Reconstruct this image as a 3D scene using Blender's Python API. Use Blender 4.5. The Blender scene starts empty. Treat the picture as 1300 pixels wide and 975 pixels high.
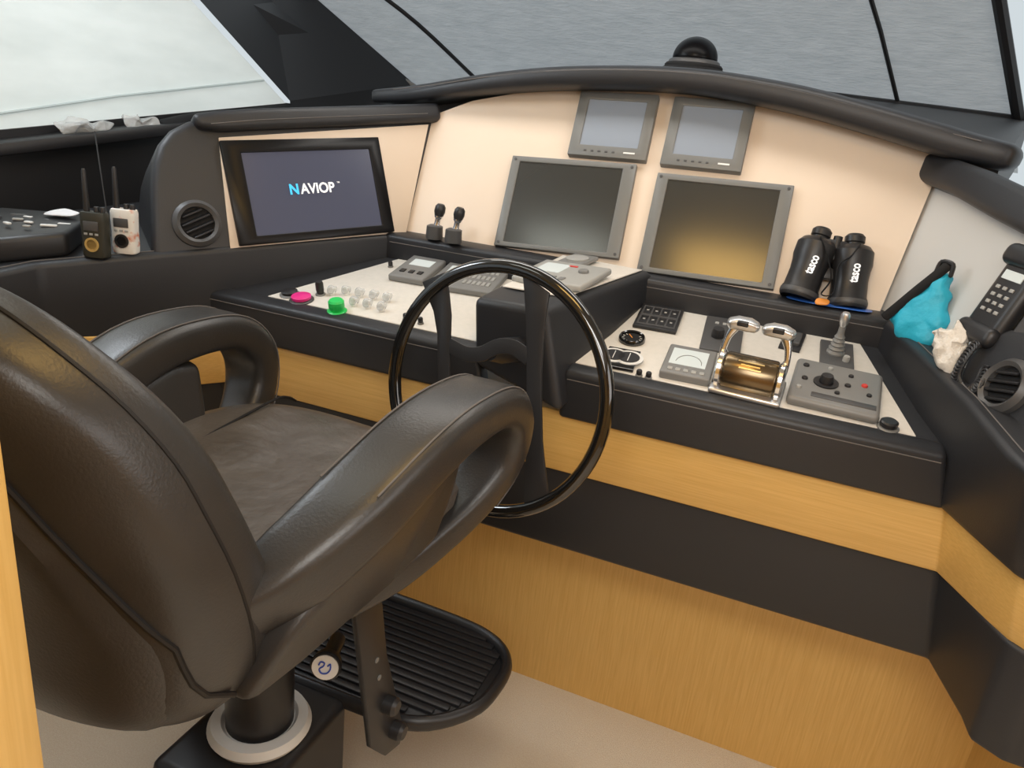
import bpy,bmesh,math,random
from mathutils import Vector as V, Matrix, noise
random.seed(4)
C=bpy.context.scene.collection
F=940.
Zw=V((300,2687,940)).normalized(); Xw=V((2715,-632,940)).normalized()
Yw=Zw.cross(Xw).normalized(); Xw=Yw.cross(Zw).normalized()
R=Matrix((Xw,Yw,Zw))
def ray(u,v): return R@V((u-650,487.5-v,-F))
def onp(u,v,p,n):
    r=ray(u,v); return r*(p.dot(n)/r.dot(n))
def atY(u,v,y):
    r=ray(u,v); return r*(y/r.y)
def atZ(u,v,z):
    r=ray(u,v); return r*(z/r.z)
def atX(u,v,x):
    r=ray(u,v); return r*(x/r.x)
# ---------------------------------------------------------------- materials
def mat(name,col,rough=.5,metal=0,bump=None,var=None,emit=None,coat=0,stretch=(1,1,1),alpha=1,trans=0,spec=.5,pos=(.3,.7)):
    m=bpy.data.materials.new(name); m.use_nodes=True
    nt=m.node_tree; b=nt.nodes['Principled BSDF']; L=nt.links.new
    b.inputs['Base Color'].default_value=(*col,1); b.inputs['Roughness'].default_value=rough
    b.inputs['Metallic'].default_value=metal; b.inputs['Coat Weight'].default_value=coat
    b.inputs['Coat Roughness'].default_value=.08
    b.inputs['Specular IOR Level'].default_value=spec
    b.inputs['Alpha'].default_value=alpha; b.inputs['Transmission Weight'].default_value=trans
    tc=nt.nodes.new('ShaderNodeTexCoord'); mp=nt.nodes.new('ShaderNodeMapping'); mp.inputs['Scale'].default_value=stretch
    L(tc.outputs['Object'],mp.inputs['Vector'])
    if bump:
        n=nt.nodes.new('ShaderNodeTexNoise'); n.inputs['Scale'].default_value=bump[0]; n.inputs['Detail'].default_value=4
        L(mp.outputs[0],n.inputs['Vector'])
        bp=nt.nodes.new('ShaderNodeBump'); bp.inputs['Strength'].default_value=bump[1]; bp.inputs['Distance'].default_value=bump[2] if len(bump)>2 else .002
        L(n.outputs['Fac'],bp.inputs['Height']); L(bp.outputs[0],b.inputs['Normal'])
    src=None
    if var:
        n=nt.nodes.new('ShaderNodeTexNoise'); n.inputs['Scale'].default_value=var[0]; n.inputs['Detail'].default_value=6
        L(mp.outputs[0],n.inputs['Vector'])
        r=nt.nodes.new('ShaderNodeValToRGB'); r.color_ramp.elements[0].position=pos[0]; r.color_ramp.elements[1].position=pos[1]
        r.color_ramp.elements[0].color=(*var[1],1); r.color_ramp.elements[1].color=(*var[2],1)
        L(n.outputs['Fac'],r.inputs['Fac']); L(r.outputs[0],b.inputs['Base Color']); src=r
    if emit is not None:
        b.inputs['Emission Strength'].default_value=emit
        if src: L(src.outputs[0],b.inputs['Emission Color'])
        else: b.inputs['Emission Color'].default_value=(*col,1)
    return m
M={}
M['pad']=mat('console_leather',(.018,.019,.0225),.45,bump=(420,.25,.001))
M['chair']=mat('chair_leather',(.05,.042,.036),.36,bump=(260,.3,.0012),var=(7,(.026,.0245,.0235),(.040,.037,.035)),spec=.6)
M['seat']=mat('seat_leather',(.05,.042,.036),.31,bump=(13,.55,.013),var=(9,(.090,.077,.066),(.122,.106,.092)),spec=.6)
M['stitch']=mat('stitch_thread',(.13,.12,.115),.8)
M['dstitch']=mat('dark_piping',(.007,.006,.006),.6)
M['woodh']=mat('oak_horizontal',(.6,.3,.06),.36,var=(8,(.61,.365,.10),(.70,.44,.14)),stretch=(1,10,40),coat=.2)
M['woodv']=mat('oak_vertical',(.6,.3,.06),.40,var=(8,(.59,.355,.10),(.68,.43,.14)),stretch=(34,34,1.2),coat=.15)
M['beige']=mat('beige_laminate',(.70,.54,.40),.45,var=(3,(.75,.615,.49),(.79,.66,.53)))
M['grey_panel']=mat('pale_grey_laminate',(.55,.55,.54),.45)
M['plate']=mat('desk_laminate',(.66,.62,.56),.45,var=(80,(.70,.67,.61),(.76,.72,.66)))
M['black']=mat('black_plastic',(.018,.018,.02),.4)
M['dblack']=mat('deep_black_plastic',(.004,.004,.005),.3,spec=.25)
M['blackm']=mat('black_matt',(.012,.012,.013),.75,spec=.3)
M['gloss']=mat('gloss_black_lacquer',(.006,.006,.006),.1,coat=1)
M['domeg']=mat('smoked_dome',(.004,.004,.005),.3,spec=.12)
M['bezel']=mat('grey_bezel',(.165,.167,.160),.42)
M['bezel2']=mat('dark_grey_plastic',(.07,.07,.072),.42)
M['screen']=mat('dark_screen',(.030,.031,.028),.20,spec=1)
M['screen2']=mat('grey_screen',(.27,.31,.37),.25)
M['navy']=mat('navy_screen',(.05,.055,.085),.2,emit=.55)
M['white']=mat('white_plastic',(.75,.75,.73),.35)
M['lgrey']=mat('light_grey_plastic',(.36,.36,.345),.42)
M['mgrey']=mat('mid_grey_plastic',(.20,.20,.195),.42)
M['lcd']=mat('pale_lcd',(.62,.68,.68),.2,emit=.12)
M['chrome']=mat('chrome',(.82,.83,.85),.18,1)
M['satin']=mat('satin_chrome',(.68,.68,.68),.32,.9)
M['bronze']=mat('dark_bronze',(.20,.15,.09),.26,.95)
M['gold']=mat('gold_mark',(.8,.62,.3),.3,.8)
M['carpet']=mat('beige_carpet',(.74,.58,.42),.95,bump=(500,.9,.006),var=(260,(.88,.76,.60),(.97,.88,.74)))
M['blue']=mat('cyan_drybag',(.02,.42,.60),.5,bump=(18,.8,.01))
M['pink']=mat('magenta_cap',(.75,.03,.25),.35)
M['green']=mat('green_cap',(.02,.60,.12),.35)
M['clear']=mat('clear_plastic',(.80,.82,.82),.15,alpha=.5,bump=(60,.8,.01))
M['pouch']=mat('cream_wrapper',(.70,.66,.60),.3,bump=(40,.8,.01))
M['txt_w']=mat('white_print',(.85,.85,.85),.5,emit=.5)
M['txt_c']=mat('cyan_print',(.05,.5,.85),.5,emit=.6)
M['txt_b']=mat('blue_ink',(.03,.08,.45),.5)
M['red']=mat('red_mark',(.6,.05,.04),.4)
M['olive']=mat('olive_plastic',(.028,.028,.020),.5)
M['amber']=mat('amber_display',(.45,.30,.10),.3)
M['camo']=mat('mottled_white',(.6,.55,.5),.5,var=(38,(.62,.20,.10),(.80,.78,.74)),pos=(.36,.48))
M['ceil']=mat('cream_ceiling',(.62,.58,.52),.7)
M['shade']=mat('emissive_grey_mesh_shade',(.2,.23,.25),.9,var=(22,(.245,.275,.295),(.295,.325,.345)),emit=.72,stretch=(.6,1,3),bump=(60,.5,.01))  # daylight behind the windshield mesh is put in as emission
M['shadeL']=mat('emissive_pale_mesh_shade',(.6,.68,.68),.9,var=(3,(.50,.555,.55),(.60,.655,.65)),emit=.56,stretch=(1,1,3))  # left window mesh glows by itself, standing in for the daylight behind
M['line']=mat('outside_rail',(.38,.44,.44),.8,emit=.38)
M['trimblack']=mat('black_window_trim',(.012,.012,.014),.45)
M['paper']=mat('white_paper',(.7,.7,.72),.7)
M['bluep']=mat('blue_wrapper',(.03,.12,.45),.4)
M['orange']=mat('orange_wrapper',(.8,.3,.05),.4)
M['dash']=mat('dash_leather',(.05,.052,.056),.5,bump=(300,.2,.001))
# ---------------------------------------------------------------- geometry
def nb(): return bmesh.new()
def join(bm,t,Mx=None):
    if Mx is not None: bmesh.ops.transform(t,matrix=Mx,verts=t.verts)
    me=bpy.data.meshes.new('t'); t.to_mesh(me); bm.from_mesh(me); bpy.data.meshes.remove(me); t.free()
def bev(t,w,seg=2,ang=30):
    if w<=0: return
    es=[e for e in t.edges if len(e.link_faces)==2 and e.calc_face_angle(0)>math.radians(ang)]
    if es: bmesh.ops.bevel(t,geom=es,offset=w,segments=seg,profile=.5,affect='EDGES',clamp_overlap=True)
def box(bm,c,s,b=0,seg=2,Mx=None):
    t=nb(); bmesh.ops.create_cube(t,size=1)
    for v in t.verts: v.co=V((v.co.x*s[0]+c[0],v.co.y*s[1]+c[1],v.co.z*s[2]+c[2]))
    bev(t,b,seg); join(bm,t,Mx)
def prism(bm,A,B,b=0,seg=2,Mx=None,ang=30):
    t=nb(); a=[t.verts.new(V(p)) for p in A]; c=[t.verts.new(V(p)) for p in B]; n=len(a)
    t.faces.new(a[::-1]); t.faces.new(c)
    for i in range(n): t.faces.new((a[i],a[(i+1)%n],c[(i+1)%n],c[i]))
    bmesh.ops.recalc_face_normals(t,faces=t.faces); bev(t,b,seg,ang)
    join(bm,t,Mx)
def plate(bm,P,vec,b=0,seg=2,Mx=None): prism(bm,P,[V(p)+V(vec) for p in P],b,seg,Mx)
def cat(P,n=6,closed=False):
    P=[V(p) for p in P]; out=[]; N=len(P)
    for i in range(N if closed else N-1):
        if closed: p0,p1,p2,p3=P[i-1],P[i],P[(i+1)%N],P[(i+2)%N]
        else:
            p1,p2=P[i],P[i+1]; p0=P[i-1] if i else p1*2-p2; p3=P[i+2] if i+2<N else p2*2-p1
        for k in range(n):
            t=k/n
            out.append(.5*((2*p1)+(p2-p0)*t+(2*p0-5*p1+4*p2-p3)*t*t+(3*p1-p0-3*p2+p3)*t**3))
    if not closed: out.append(P[-1])
    return out
def lerpl(L,n):
    out=[]
    for i in range(len(L)-1):
        for k in range(n):
            t=k/n; out.append(tuple(a*(1-t)+b*t for a,b in zip(L[i],L[i+1])))
    out.append(tuple(L[-1])); return out
def tube(bm,P,r,seg=12,closed=False,up=None,rnd=False,Mx=None,ex=2.):
    t=nb(); P=[V(p) for p in P]; n=len(P); rings=[]; prev=None
    rr=[(x if isinstance(x,(tuple,list)) else (x,x)) for x in (r if isinstance(r,list) else [r]*n)]
    T=[]
    for i in range(n):
        if closed: d=P[(i+1)%n]-P[i-1]
        else: d=P[min(i+1,n-1)]-P[max(i-1,0)]
        T.append(d.normalized())
    fr=[]
    for i in range(n):
        if up is not None: s=T[i].cross(V(up)).normalized()
        else:
            if prev is None:
                h=V((0,0,1)) if abs(T[i].z)<.9 else V((1,0,0)); s=T[i].cross(h).normalized()
            else: s=(prev-T[i]*prev.dot(T[i])).normalized()
            prev=s
        fr.append((s,s.cross(T[i]).normalized()))
    items=[(P[i],rr[i],fr[i]) for i in range(n)]
    if rnd and not closed:
        a=[];z=[]
        for k in range(1,5):
            an=k/5*math.pi/2; sc=math.cos(an); of=math.sin(an)
            a.insert(0,(P[0]-T[0]*min(rr[0])*of,(rr[0][0]*sc,rr[0][1]*sc),fr[0]))
            z.append((P[-1]+T[-1]*min(rr[-1])*of,(rr[-1][0]*sc,rr[-1][1]*sc),fr[-1]))
        items=a+items+z
    for p,q,(s,u) in items:
        ring=[]
        for k in range(seg):
            an=2*math.pi*k/seg; c_,s_=math.cos(an),math.sin(an)
            c2=math.copysign(abs(c_)**(2/ex),c_); s2=math.copysign(abs(s_)**(2/ex),s_)
            ring.append(t.verts.new(p+s*q[0]*c2+u*q[1]*s2))
        rings.append(ring)
    m=len(rings)
    for i in range(m if closed else m-1):
        a,b=rings[i],rings[(i+1)%m]
        for k in range(seg): t.faces.new((a[k],a[(k+1)%seg],b[(k+1)%seg],b[k]))
    if not closed: t.faces.new(rings[0][::-1]); t.faces.new(rings[-1])
    bmesh.ops.recalc_face_normals(t,faces=t.faces); join(bm,t,Mx)
def lathe(bm,prof,Mx=None,seg=32):
    t=nb(); rings=[]
    for r,z in prof:
        rings.append([t.verts.new((r*math.cos(2*math.pi*k/seg),r*math.sin(2*math.pi*k/seg),z)) for k in range(seg)] if r>1e-6 else [t.verts.new((0,0,z))])
    for a,b in zip(rings,rings[1:]):
        if len(a)==1 and len(b)==1: continue
        for k in range(seg):
            k2=(k+1)%seg
            if len(a)==1: t.faces.new((a[0],b[k],b[k2]))
            elif len(b)==1: t.faces.new((a[k],a[k2],b[0]))
            else: t.faces.new((a[k],a[k2],b[k2],b[k]))
    for q in (rings[0],rings[-1]):
        if len(q)>1: t.faces.new(q)
    bmesh.ops.recalc_face_normals(t,faces=t.faces); join(bm,t,Mx)
def loft(bm,rings,Mx=None):
    t=nb(); RR=[[t.verts.new(V(p)) for p in r] for r in rings]
    for a,b in zip(RR,RR[1:]):
        n=len(a)
        for k in range(n): t.faces.new((a[k],a[(k+1)%n],b[(k+1)%n],b[k]))
    t.faces.new(RR[0][::-1]); t.faces.new(RR[-1])
    bmesh.ops.recalc_face_normals(t,faces=t.faces); join(bm,t,Mx)
def pillow(bm,O,nrm,th,nz=.004,f=25,Mx=None,sm=5):
    O=cat(O,sm,True) if sm>1 else [V(p) for p in O]; c=sum(O,V())/len(O); rings=[]
    for k in range(-6,7):
        a=k/6.6*math.pi/2; s=math.cos(a)**.6; h=math.sin(a)*th
        rg=[]
        for p in O:
            q=c+(p-c)*s+V(nrm)*h; q+=noise.noise_vector(q*f)*nz; rg.append(q)
        rings.append(rg)
    loft(bm,rings,Mx)
def sup(cx,cy,hx,hy,z,n=44,e=3.,fn=None):
    o=[]
    for k in range(n):
        a=2*math.pi*k/n; c_,s_=math.cos(a),math.sin(a)
        x=math.copysign(abs(c_)**(2/e),c_); y=math.copysign(abs(s_)**(2/e),s_)
        p=V((cx+hx*x,cy+hy*y,z))
        if fn: p=fn(p,x,y)
        o.append(p)
    return o
WM={}
def frame(o,z,xh):
    z=V(z).normalized(); x=(V(xh)-z*V(xh).dot(z)).normalized(); y=z.cross(x)
    m=Matrix((x,y,z)).transposed().to_4x4(); m.translation=V(o); return m
def thing(name,label,catg,Mx,group=None):
    if not isinstance(Mx,Matrix): Mx=Matrix.Translation(V(Mx))
    o=bpy.data.objects.new(name,None); C.objects.link(o); o.empty_display_size=.05
    o.matrix_world=Mx; o['label']=label; o['category']=catg
    if group: o['group']=group
    WM[o]=Mx.copy(); return o
def obj(name,bm,m,parent=None,local=False,ang=35,label=None):
    if isinstance(bm,bpy.types.Mesh): me=bm
    else:
        me=bpy.data.meshes.new(name); bm.to_mesh(me); bm.free()
    if parent is not None and not local: me.transform(WM[parent].inverted())
    me.materials.clear(); me.materials.append(M[m] if isinstance(m,str) else m)
    for p in me.polygons: p.use_smooth=True
    try: me.set_sharp_from_angle(angle=math.radians(ang))
    except Exception: pass
    o=bpy.data.objects.new(name,me); C.objects.link(o)
    if parent is not None: o.parent=parent; WM[o]=WM[parent]
    if label: o['label']=label
    return o
def tag(o,label,catg,group=None):
    o['label']=label; o['category']=catg
    if group: o['group']=group
    return o
def struct(name,bm,m,ang=35):
    o=obj(name,bm,m,None,ang=ang); o['kind']='structure'; return o
def text(name,s,size,Mx,m,parent,sx=1.,bold=0.):
    cu=bpy.data.curves.new('t','FONT'); cu.body=s; cu.size=size; cu.align_x='CENTER'; cu.align_y='CENTER'; cu.extrude=.0004; cu.offset=bold
    o=bpy.data.objects.new('t',cu); C.objects.link(o); bpy.context.view_layer.update()
    me=bpy.data.meshes.new_from_object(o.evaluated_get(bpy.context.evaluated_depsgraph_get()))
    bpy.data.objects.remove(o); me.transform(Mx@Matrix.Diagonal((sx,1,1,1)))
    return obj(name,me,m,parent)
def rect(px,p,n):
    q=[onp(u,v,p,n) for u,v in px]; c=sum(q,V())/4
    x=((q[1]+q[2])-(q[0]+q[3]))/2; y=((q[0]+q[1])-(q[3]+q[2]))/2
    nn=V(n).normalized()
    if nn.dot(-c)<0: nn=-nn
    return frame(c,nn,x),x.length,y.length
# ================================================================ ROOM
YB=-1.8
b=nb(); box(b,(-.4,.6,-1.55),(4.6,5.2,.1)); struct('floor',b,'carpet')
b=nb(); box(b,(-.4,.2,.70),(4.6,4.0,.08)); struct('ceiling',b,'ceil')
b=nb(); box(b,(-.4,YB-.05,-.45),(4.6,.1,2.3)); struct('wall_back',b,'woodv')
b=nb(); box(b,(1.65,.3,-.45),(.1,4.2,2.3)); struct('wall_right',b,'woodv')
S1=V((-2.3,.8,0)); sd=V((.289,1,0)).normalized(); sn=V((sd.y,-sd.x,0))
def S(u,v,off=0): return onp(u,v,S1+sn*off,sn)
near=S1+sd*-2.7; far=S1+sd*2.2
b=nb()
lowz=-1.5
P=[near+V((0,0,lowz)),far+V((0,0,lowz)),V((far.x,far.y,S(366,131).z)),S(366,131),S(0,165),V((near.x,near.y,S(-60,176).z-.05))]
plate(b,P,-sn*.06); struct('wall_left',b,'trimblack')
b=nb(); plate(b,[p-sn*.01 for p in [S(-200,190),S(366,133),S(208,-40),S(60,-160),S(-300,-200)]],-sn*.01); struct('window_1',b,'shadeL')
b=nb(); tube(b,[S(-40,150,-.004),S(150,122,-.004),S(335,102,-.004)],.004,6)
o=struct('trim_5',b,'line')
b=nb(); a0=S(-60,182,.0);a1=S(372,136,.0)
prism(b,[a0,a1,a1+sn*.09,a0+sn*.09],[p+V((0,0,-.035)) for p in (a0,a1,a1+sn*.09,a0+sn*.09)],.008); struct('trim_1',b,'trimblack')
WP=V((0,2.87,.19)); wn=V((0,-1,-1.2)).normalized()
def W(u,v,off=0): return onp(u,v,WP+wn*off,wn)
for i,pl in enumerate([[(330,-30),(455,-30),(608,103),(608,150),(540,140)],[(455,-30),(1098,-30),(1141,135),(1141,200),(608,160),(608,103)],[(1098,-30),(1266,-30),(1292,160),(1292,220),(1141,200),(1141,135)]]):
    b=nb(); plate(b,[W(*p) for p in pl],-wn*.008); struct('window_%d'%(i+2),b,'shade')
b=nb(); tube(b,cat([W(452,-30,.004),W(530,30,.004),W(608,104,.004)],4),.008,8)
struct('trim_2',b,'trimblack')
b=nb(); tube(b,[W(1097,-30,.004),W(1118,40,.004),W(1141,135,.004)],.0065,8); struct('trim_3',b,'trimblack')
b=nb(); tube(b,[W(1262,-40,.01),W(1294,155,.01)],.018,8); tube(b,[W(560,112,.01),W(800,98,.01),W(1040,121,.01),W(1294,153,.01),W(1420,170,.01)],.016,8)
struct('trim_4',b,'trimblack')
b=nb(); tube(b,cat([W(352,-20,.02),W(440,52,.02),W(530,112,.02)],4),.009,8); struct('trim_6',b,'mgrey')
b=nb()
A=[S(200,-60,.02),S(368,128,.02),S(372,175,.02)]; B=[W(335,-60,.01),W(525,106,.01),W(560,140,.01)]
for i in range(2):
    prism(b,[A[i],B[i],B[i+1],A[i+1]],[p+V((-.08,.12,0)) for p in (A[i],B[i],B[i+1],A[i+1])])
struct('wall_front',b,'trimblack')
# ================================================================ CONSOLE
def zt(y): return -.319-.108*(1.81-y)
con=thing('helm_console','wide U-shaped yacht helm console in black leather, beige laminate and oak','console',(-.45,1.9,-1.5))
def tier(name,m,top,bot,zt_,zb_,bv=.012):
    b=nb(); prism(b,[V((x,y,zb_)) for x,y in bot],[V((x,y,zt_)) for x,y in top],bv,3,ang=20); return obj(name,b,m,con)
BK=[(1.25,2.4),(-1.85,2.4),(-2.1,.6)]
def up(l): return l+BK
tier('oak_band','woodh',up([(-1.58,.6),(-1.52,1.14),(-1.325,1.435),(.345,1.435),(.40,1.30),(.425,1.24),(.46,1.21),(1.25,1.17)]),
     up([(-1.58,.6),(-1.52,1.15),(-1.31,1.45),(.37,1.45),(.435,1.31),(.455,1.27),(.49,1.24),(1.25,1.2)]),-.565,-.712,.004)
tier('lower_pad','pad',up([(-1.60,.6),(-1.53,1.13),(-1.335,1.46),(.372,1.46),(.43,1.31),(.452,1.26),(.495,1.232),(1.25,1.2)]),
     up([(-1.60,.6),(-1.53,1.13),(-1.33,1.485),(.414,1.485),(.45,1.33),(.455,1.275),(.50,1.245),(1.25,1.21)]),-.706,-.925)
tier('oak_base','woodv',[(-1.75,1.3),(-1.7,1.70),(.62,1.70),(.66,1.45),(1.25,1.42),(1.25,2.4),(-1.85,2.4)],[(-1.75,1.3),(-1.7,1.70),(.62,1.70),(.66,1.45),(1.25,1.42),(1.25,2.4),(-1.85,2.4)],-.92,-1.5,0)
for x0,x1,sl in ((-1.345,-.585,0),(-.40,.335,1)):
    b=nb()
    prism(b,[V((x0,1.42,-.574)),V((x1+.01,1.42,-.574)),V((x1+.01,1.47,-.574)),V((x0,1.47,-.574))],[V((x0,1.42,-.47)),V((x1-.015,1.42,-.47)),V((x1-.015,1.462,-.458)),V((x0,1.462,-.458))],.010,3)
    o=obj('front_pad',b,'pad',con)
    b=nb(); tube(b,[V((x0+.01,1.4195,-.486)),V((x1-.02,1.4195,-.486))],.0012,6); obj('stitching',b,'stitch',o)
def wing(name,pt,pb,m='pad'):
    b=nb(); prism(b,[V((x,y,-.576)) for x,y in pb],[V((x,y,zt(y))) for x,y in pt],.014,4,ang=20); return obj(name,b,m,con)
lw=[(-1.60,.6),(-1.53,1.13),(-1.33,1.42),(-1.05,1.812),(-1.05,2.1),(-1.75,2.1),(-2.15,.6)]
wl=wing('left_wing',lw,lw)
rt=[(.206,1.81),(.317,1.42),(.352,1.235),(.372,1.175),(.42,1.14),(1.25,1.08),(1.25,2.3),(.206,2.3)]
rb=[(.206,1.81),(.338,1.42),(.392,1.28),(.415,1.225),(.46,1.19),(1.25,1.14),(1.25,2.3),(.206,2.3)]
wr=wing('right_wing',rt,rb)
def zz(x,y,o=.001): return V((x,y,zt(y)+o))
b=nb(); tube(b,[zz(x-.022,y) for x,y in lw[:4]],.0013,6); obj('stitching',b,'stitch',wl)
b=nb(); tube(b,[zz(x+.022,y+.01) for x,y in rt[:5]],.0013,6); obj('stitching',b,'stitch',wr)
nD=V((0,-.235,1)).normalized(); pD=V((0,1.46,-.461))
def zd(y,o=0): return -.461+.235*(y-1.46)+o
def D(u,v,o=0): return onp(u,v,pD+nD*o,nD)
b=nb(); q=[(-1.31,1.455),(.33,1.455),(.215,1.83),(-1.04,1.83)]
plate(b,[V((x,y,zd(y,-.002))) for x,y in q],(0,0,-.05)); obj('desk_bed',b,'pad',con)
for q in ([(-1.19,1.464),(-.60,1.464),(-.565,1.80),(-1.02,1.80)],[(-.42,1.464),(.272,1.464),(.172,1.80),(-.325,1.80)]):
    b=nb(); plate(b,[V((x,y,zd(y))) for x,y in q],(0,0,-.004),.001); obj('desk_plate',b,'plate',con)
b=nb(); sec=[(1.80,-.40),(1.80,-.322),(1.812,-.316),(1.895,-.312),(1.895,-.40)]
prism(b,[V((-1.07,y,z)) for y,z in sec],[V((.225,y,z)) for y,z in sec],.007,3); rd=obj('back_ridge',b,'pad',con)
b=nb(); tube(b,[V((-1.05,1.799,-.338)),V((.21,1.799,-.338))],.0012,6); obj('stitching',b,'stitch',rd)
HT=[V((-.612,1.40,-.349)),V((-.445,1.385,-.340)),V((-.32,1.83,-.302)),V((-.57,1.83,-.298))]
HB=[V((-.600,1.41,-.50)),V((-.385,1.385,-.556)),V((-.315,1.84,-.42)),V((-.575,1.84,-.42))]
b=nb(); prism(b,HB,HT,.018,5); hump=obj('column_housing',b,'pad',con)
def hb(s,t,o=0):
    p=(HT[0]*(1-s)+HT[1]*s)*(1-t)+(HT[3]*(1-s)+HT[2]*s)*t; return p+V((0,0,o))
b=nb(); plate(b,[hb(.1,.22,.001),hb(.9,.22,.001),hb(.92,.95,.001),hb(.08,.95,.001)],(0,0,.003),.001); obj('housing_plate',b,'plate',con)
nH=(HT[1]-HT[0]).cross(HT[3]-HT[0]).normalized(); pH=hb(.5,.5,.005)
nM=V((0,-1,.466)).normalized(); pM=V((0,1.87,-.315))
def MP(u,v,o=0): return onp(u,v,pM+nM*o,nM)
px=[(505,302),(540,150),(600,128),(680,114),(760,106),(880,108),(1000,128),(1100,158),(1200,196),(1112,408)]
b=nb(); plate(b,[MP(*p) for p in px],-nM*.02); obj('instrument_panel',b,'beige',con)
hp=[(492,124,2.10),(545,121,2.09),(650,107,2.08),(750,101,2.07),(880,105,2.07),(1000,125,2.06),(1100,151,2.05),(1200,180,2.03),(1278,200,2.0)]
path=cat([atY(u,v,y) for u,v,y in hp],5)
rr=lerpl([(.075,.021),(.09,.025),(.10,.028),(.10,.029),(.10,.030),(.10,.032),(.10,.033),(.10,.034),(.09,.030)],5)
b=nb(); tube(b,path,rr,28,up=(0,0,1),rnd=True,ex=4.2); hd=obj('hood',b,'pad',con)
b=nb(); tube(b,[p+V((0,-.098,.014)) for p in path[3:-3]],.0012,6); obj('stitching',b,'stitch',hd)
b=nb(); fr=[p+V((0,.04,-.012)) for p in path[::4]]; bk=[]
for i,p in enumerate(fr):
    t=i/(len(fr)-1); bk.append(V((p.x*1.25+.1,2.86,.08+.13*min(1,t*2.2)-.03*max(0,t-.6)/.4)))
t=nb(); A=[t.verts.new(p) for p in fr]; Bv=[t.verts.new(p) for p in bk]
A2=[t.verts.new(p-V((0,0,.12))) for p in fr]; B2=[t.verts.new(p-V((0,0,.15))) for p in bk]
for i in range(len(fr)-1):
    t.faces.new((A[i],A[i+1],Bv[i+1],Bv[i])); t.faces.new((A2[i],A2[i+1],B2[i+1],B2[i])); t.faces.new((Bv[i],Bv[i+1],B2[i+1],B2[i])); t.faces.new((A[i],A[i+1],A2[i+1],A2[i]))
for k in (0,-1): t.faces.new((A[k],Bv[k],B2[k],A2[k]))
bmesh.ops.recalc_face_normals(t,faces=t.faces); join(b,t); obj('dash_top',b,'dash',con)
# left pod
e=V((-.273,-.39,-.041)).normalized(); oL=V((-.82,.573,0)).normalized(); uL=(V((0,0,math.cos(.33)))+oL*math.sin(.33))
nL=e.cross(uL).normalized(); pL=V((-1.05,1.81,-.319))+oL*.03
if nL.dot(-pL)<0: nL=-nL
def PL(u,v,o=0): return onp(u,v,pL+nL*o,nL)
px=[(193,340),(191,235),(194,205),(201,182),(216,164),(240,152),(275,146),(400,142),(545,138),(552,155),(514,312)]
b=nb(); plate(b,[PL(u,v,.014) for u,v in px],-nL*.31,.040,7); obj('left_pod',b,'pad',con)
b=nb(); plate(b,[PL(276,177,.001),PL(541,160,.001),PL(512,300,.001),PL(291,318,.001)],nL*.017,.001); obj('pod_plate',b,'beige',con)
b=nb(); pts=[(238,152),(275,147),(330,144),(430,141),(549,137),(551,160),(430,166),(330,170),(275,173),(246,170)]
plate(b,[PL(u,v,-.02) for u,v in pts],nL*.058,.016,5); ph=obj('pod_hood',b,'pad',con)
b=nb(); tube(b,[PL(u,v,.0385) for u,v in [(268,157),(330,152),(430,148),(543,144)]],.0012,6); obj('stitching',b,'stitch',ph)
# right pod panel
B0=V((.215,1.87,-.315)); B1=V((.50,1.20,-.385)); eR=(B1-B0).normalized(); oR=V((.92,.391,0)); uR=V((0,0,math.cos(.33)))+oR*math.sin(.33)
nR=eR.cross(uR).normalized()
if nR.dot(-B0)<0: nR=-nR
def PR(u,v,o=0): return onp(u,v,B0+nR*o,nR)
b=nb(); plate(b,[PR(*p) for p in [(1085,414),(1172,212),(1245,236),(1300,268),(1438,345),(1450,650)]],-nR*.02); obj('side_panel',b,'grey_panel',con)
b=nb(); pts=[(1170,200),(1200,210),(1250,222),(1300,240),(1440,306),(1440,372),(1300,298),(1245,266),(1196,246),(1172,236)]
plate(b,[PR(u,v,-.06) for u,v in pts],nR*.10,.018,5); obj('side_hood',b,'pad',con)
b=nb(); plate(b,[PR(*p,.0) for p in [(1236,520),(1236,486),(1246,460),(1268,440),(1300,425),(1438,440),(1450,640),(1300,585)]],nR*.035,.014,5); obj('vent_pod',b,'pad',con)
# ================================================================ VENTS
def vent(Mx,r,label):
    t=thing('air_vent',label,'air vent',Mx,'round air vents on the console')
    b=nb(); lathe(b,[(r*.68,.002),(r*.70,.013),(r*.84,.018),(r,.009),(r*1.02,0),(r*.66,0),(r*.68,.002)],None,40); obj('outer_ring',b,'bezel2',t,local=True)
    b=nb(); lathe(b,[(0,.001),(r*.72,.001),(r*.72,.004),(0,.004)],None,32); obj('backing',b,'blackm',t,local=True)
    for k in (-1.5,-.5,.5,1.5):
        hw=math.sqrt(max(.01,.66**2-(k*.32)**2))*r
        b=nb(); box(b,(0,0,0),(hw*2,.005,.015),.0018,Mx=Matrix.Rotation(.35,4,'Z')@Matrix.Translation((0,k*.32*r,.008))@Matrix.Rotation(.5,4,'X')); obj('louver',b,'black',t,local=True)
    return t
vent(frame(PL(250,284,.014),nL,-e),.056,'round black air vent left of the large lit display')
vent(frame(PR(1279,492,.035),nR,eR),.05,'round black air vent below the phone handset')
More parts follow.
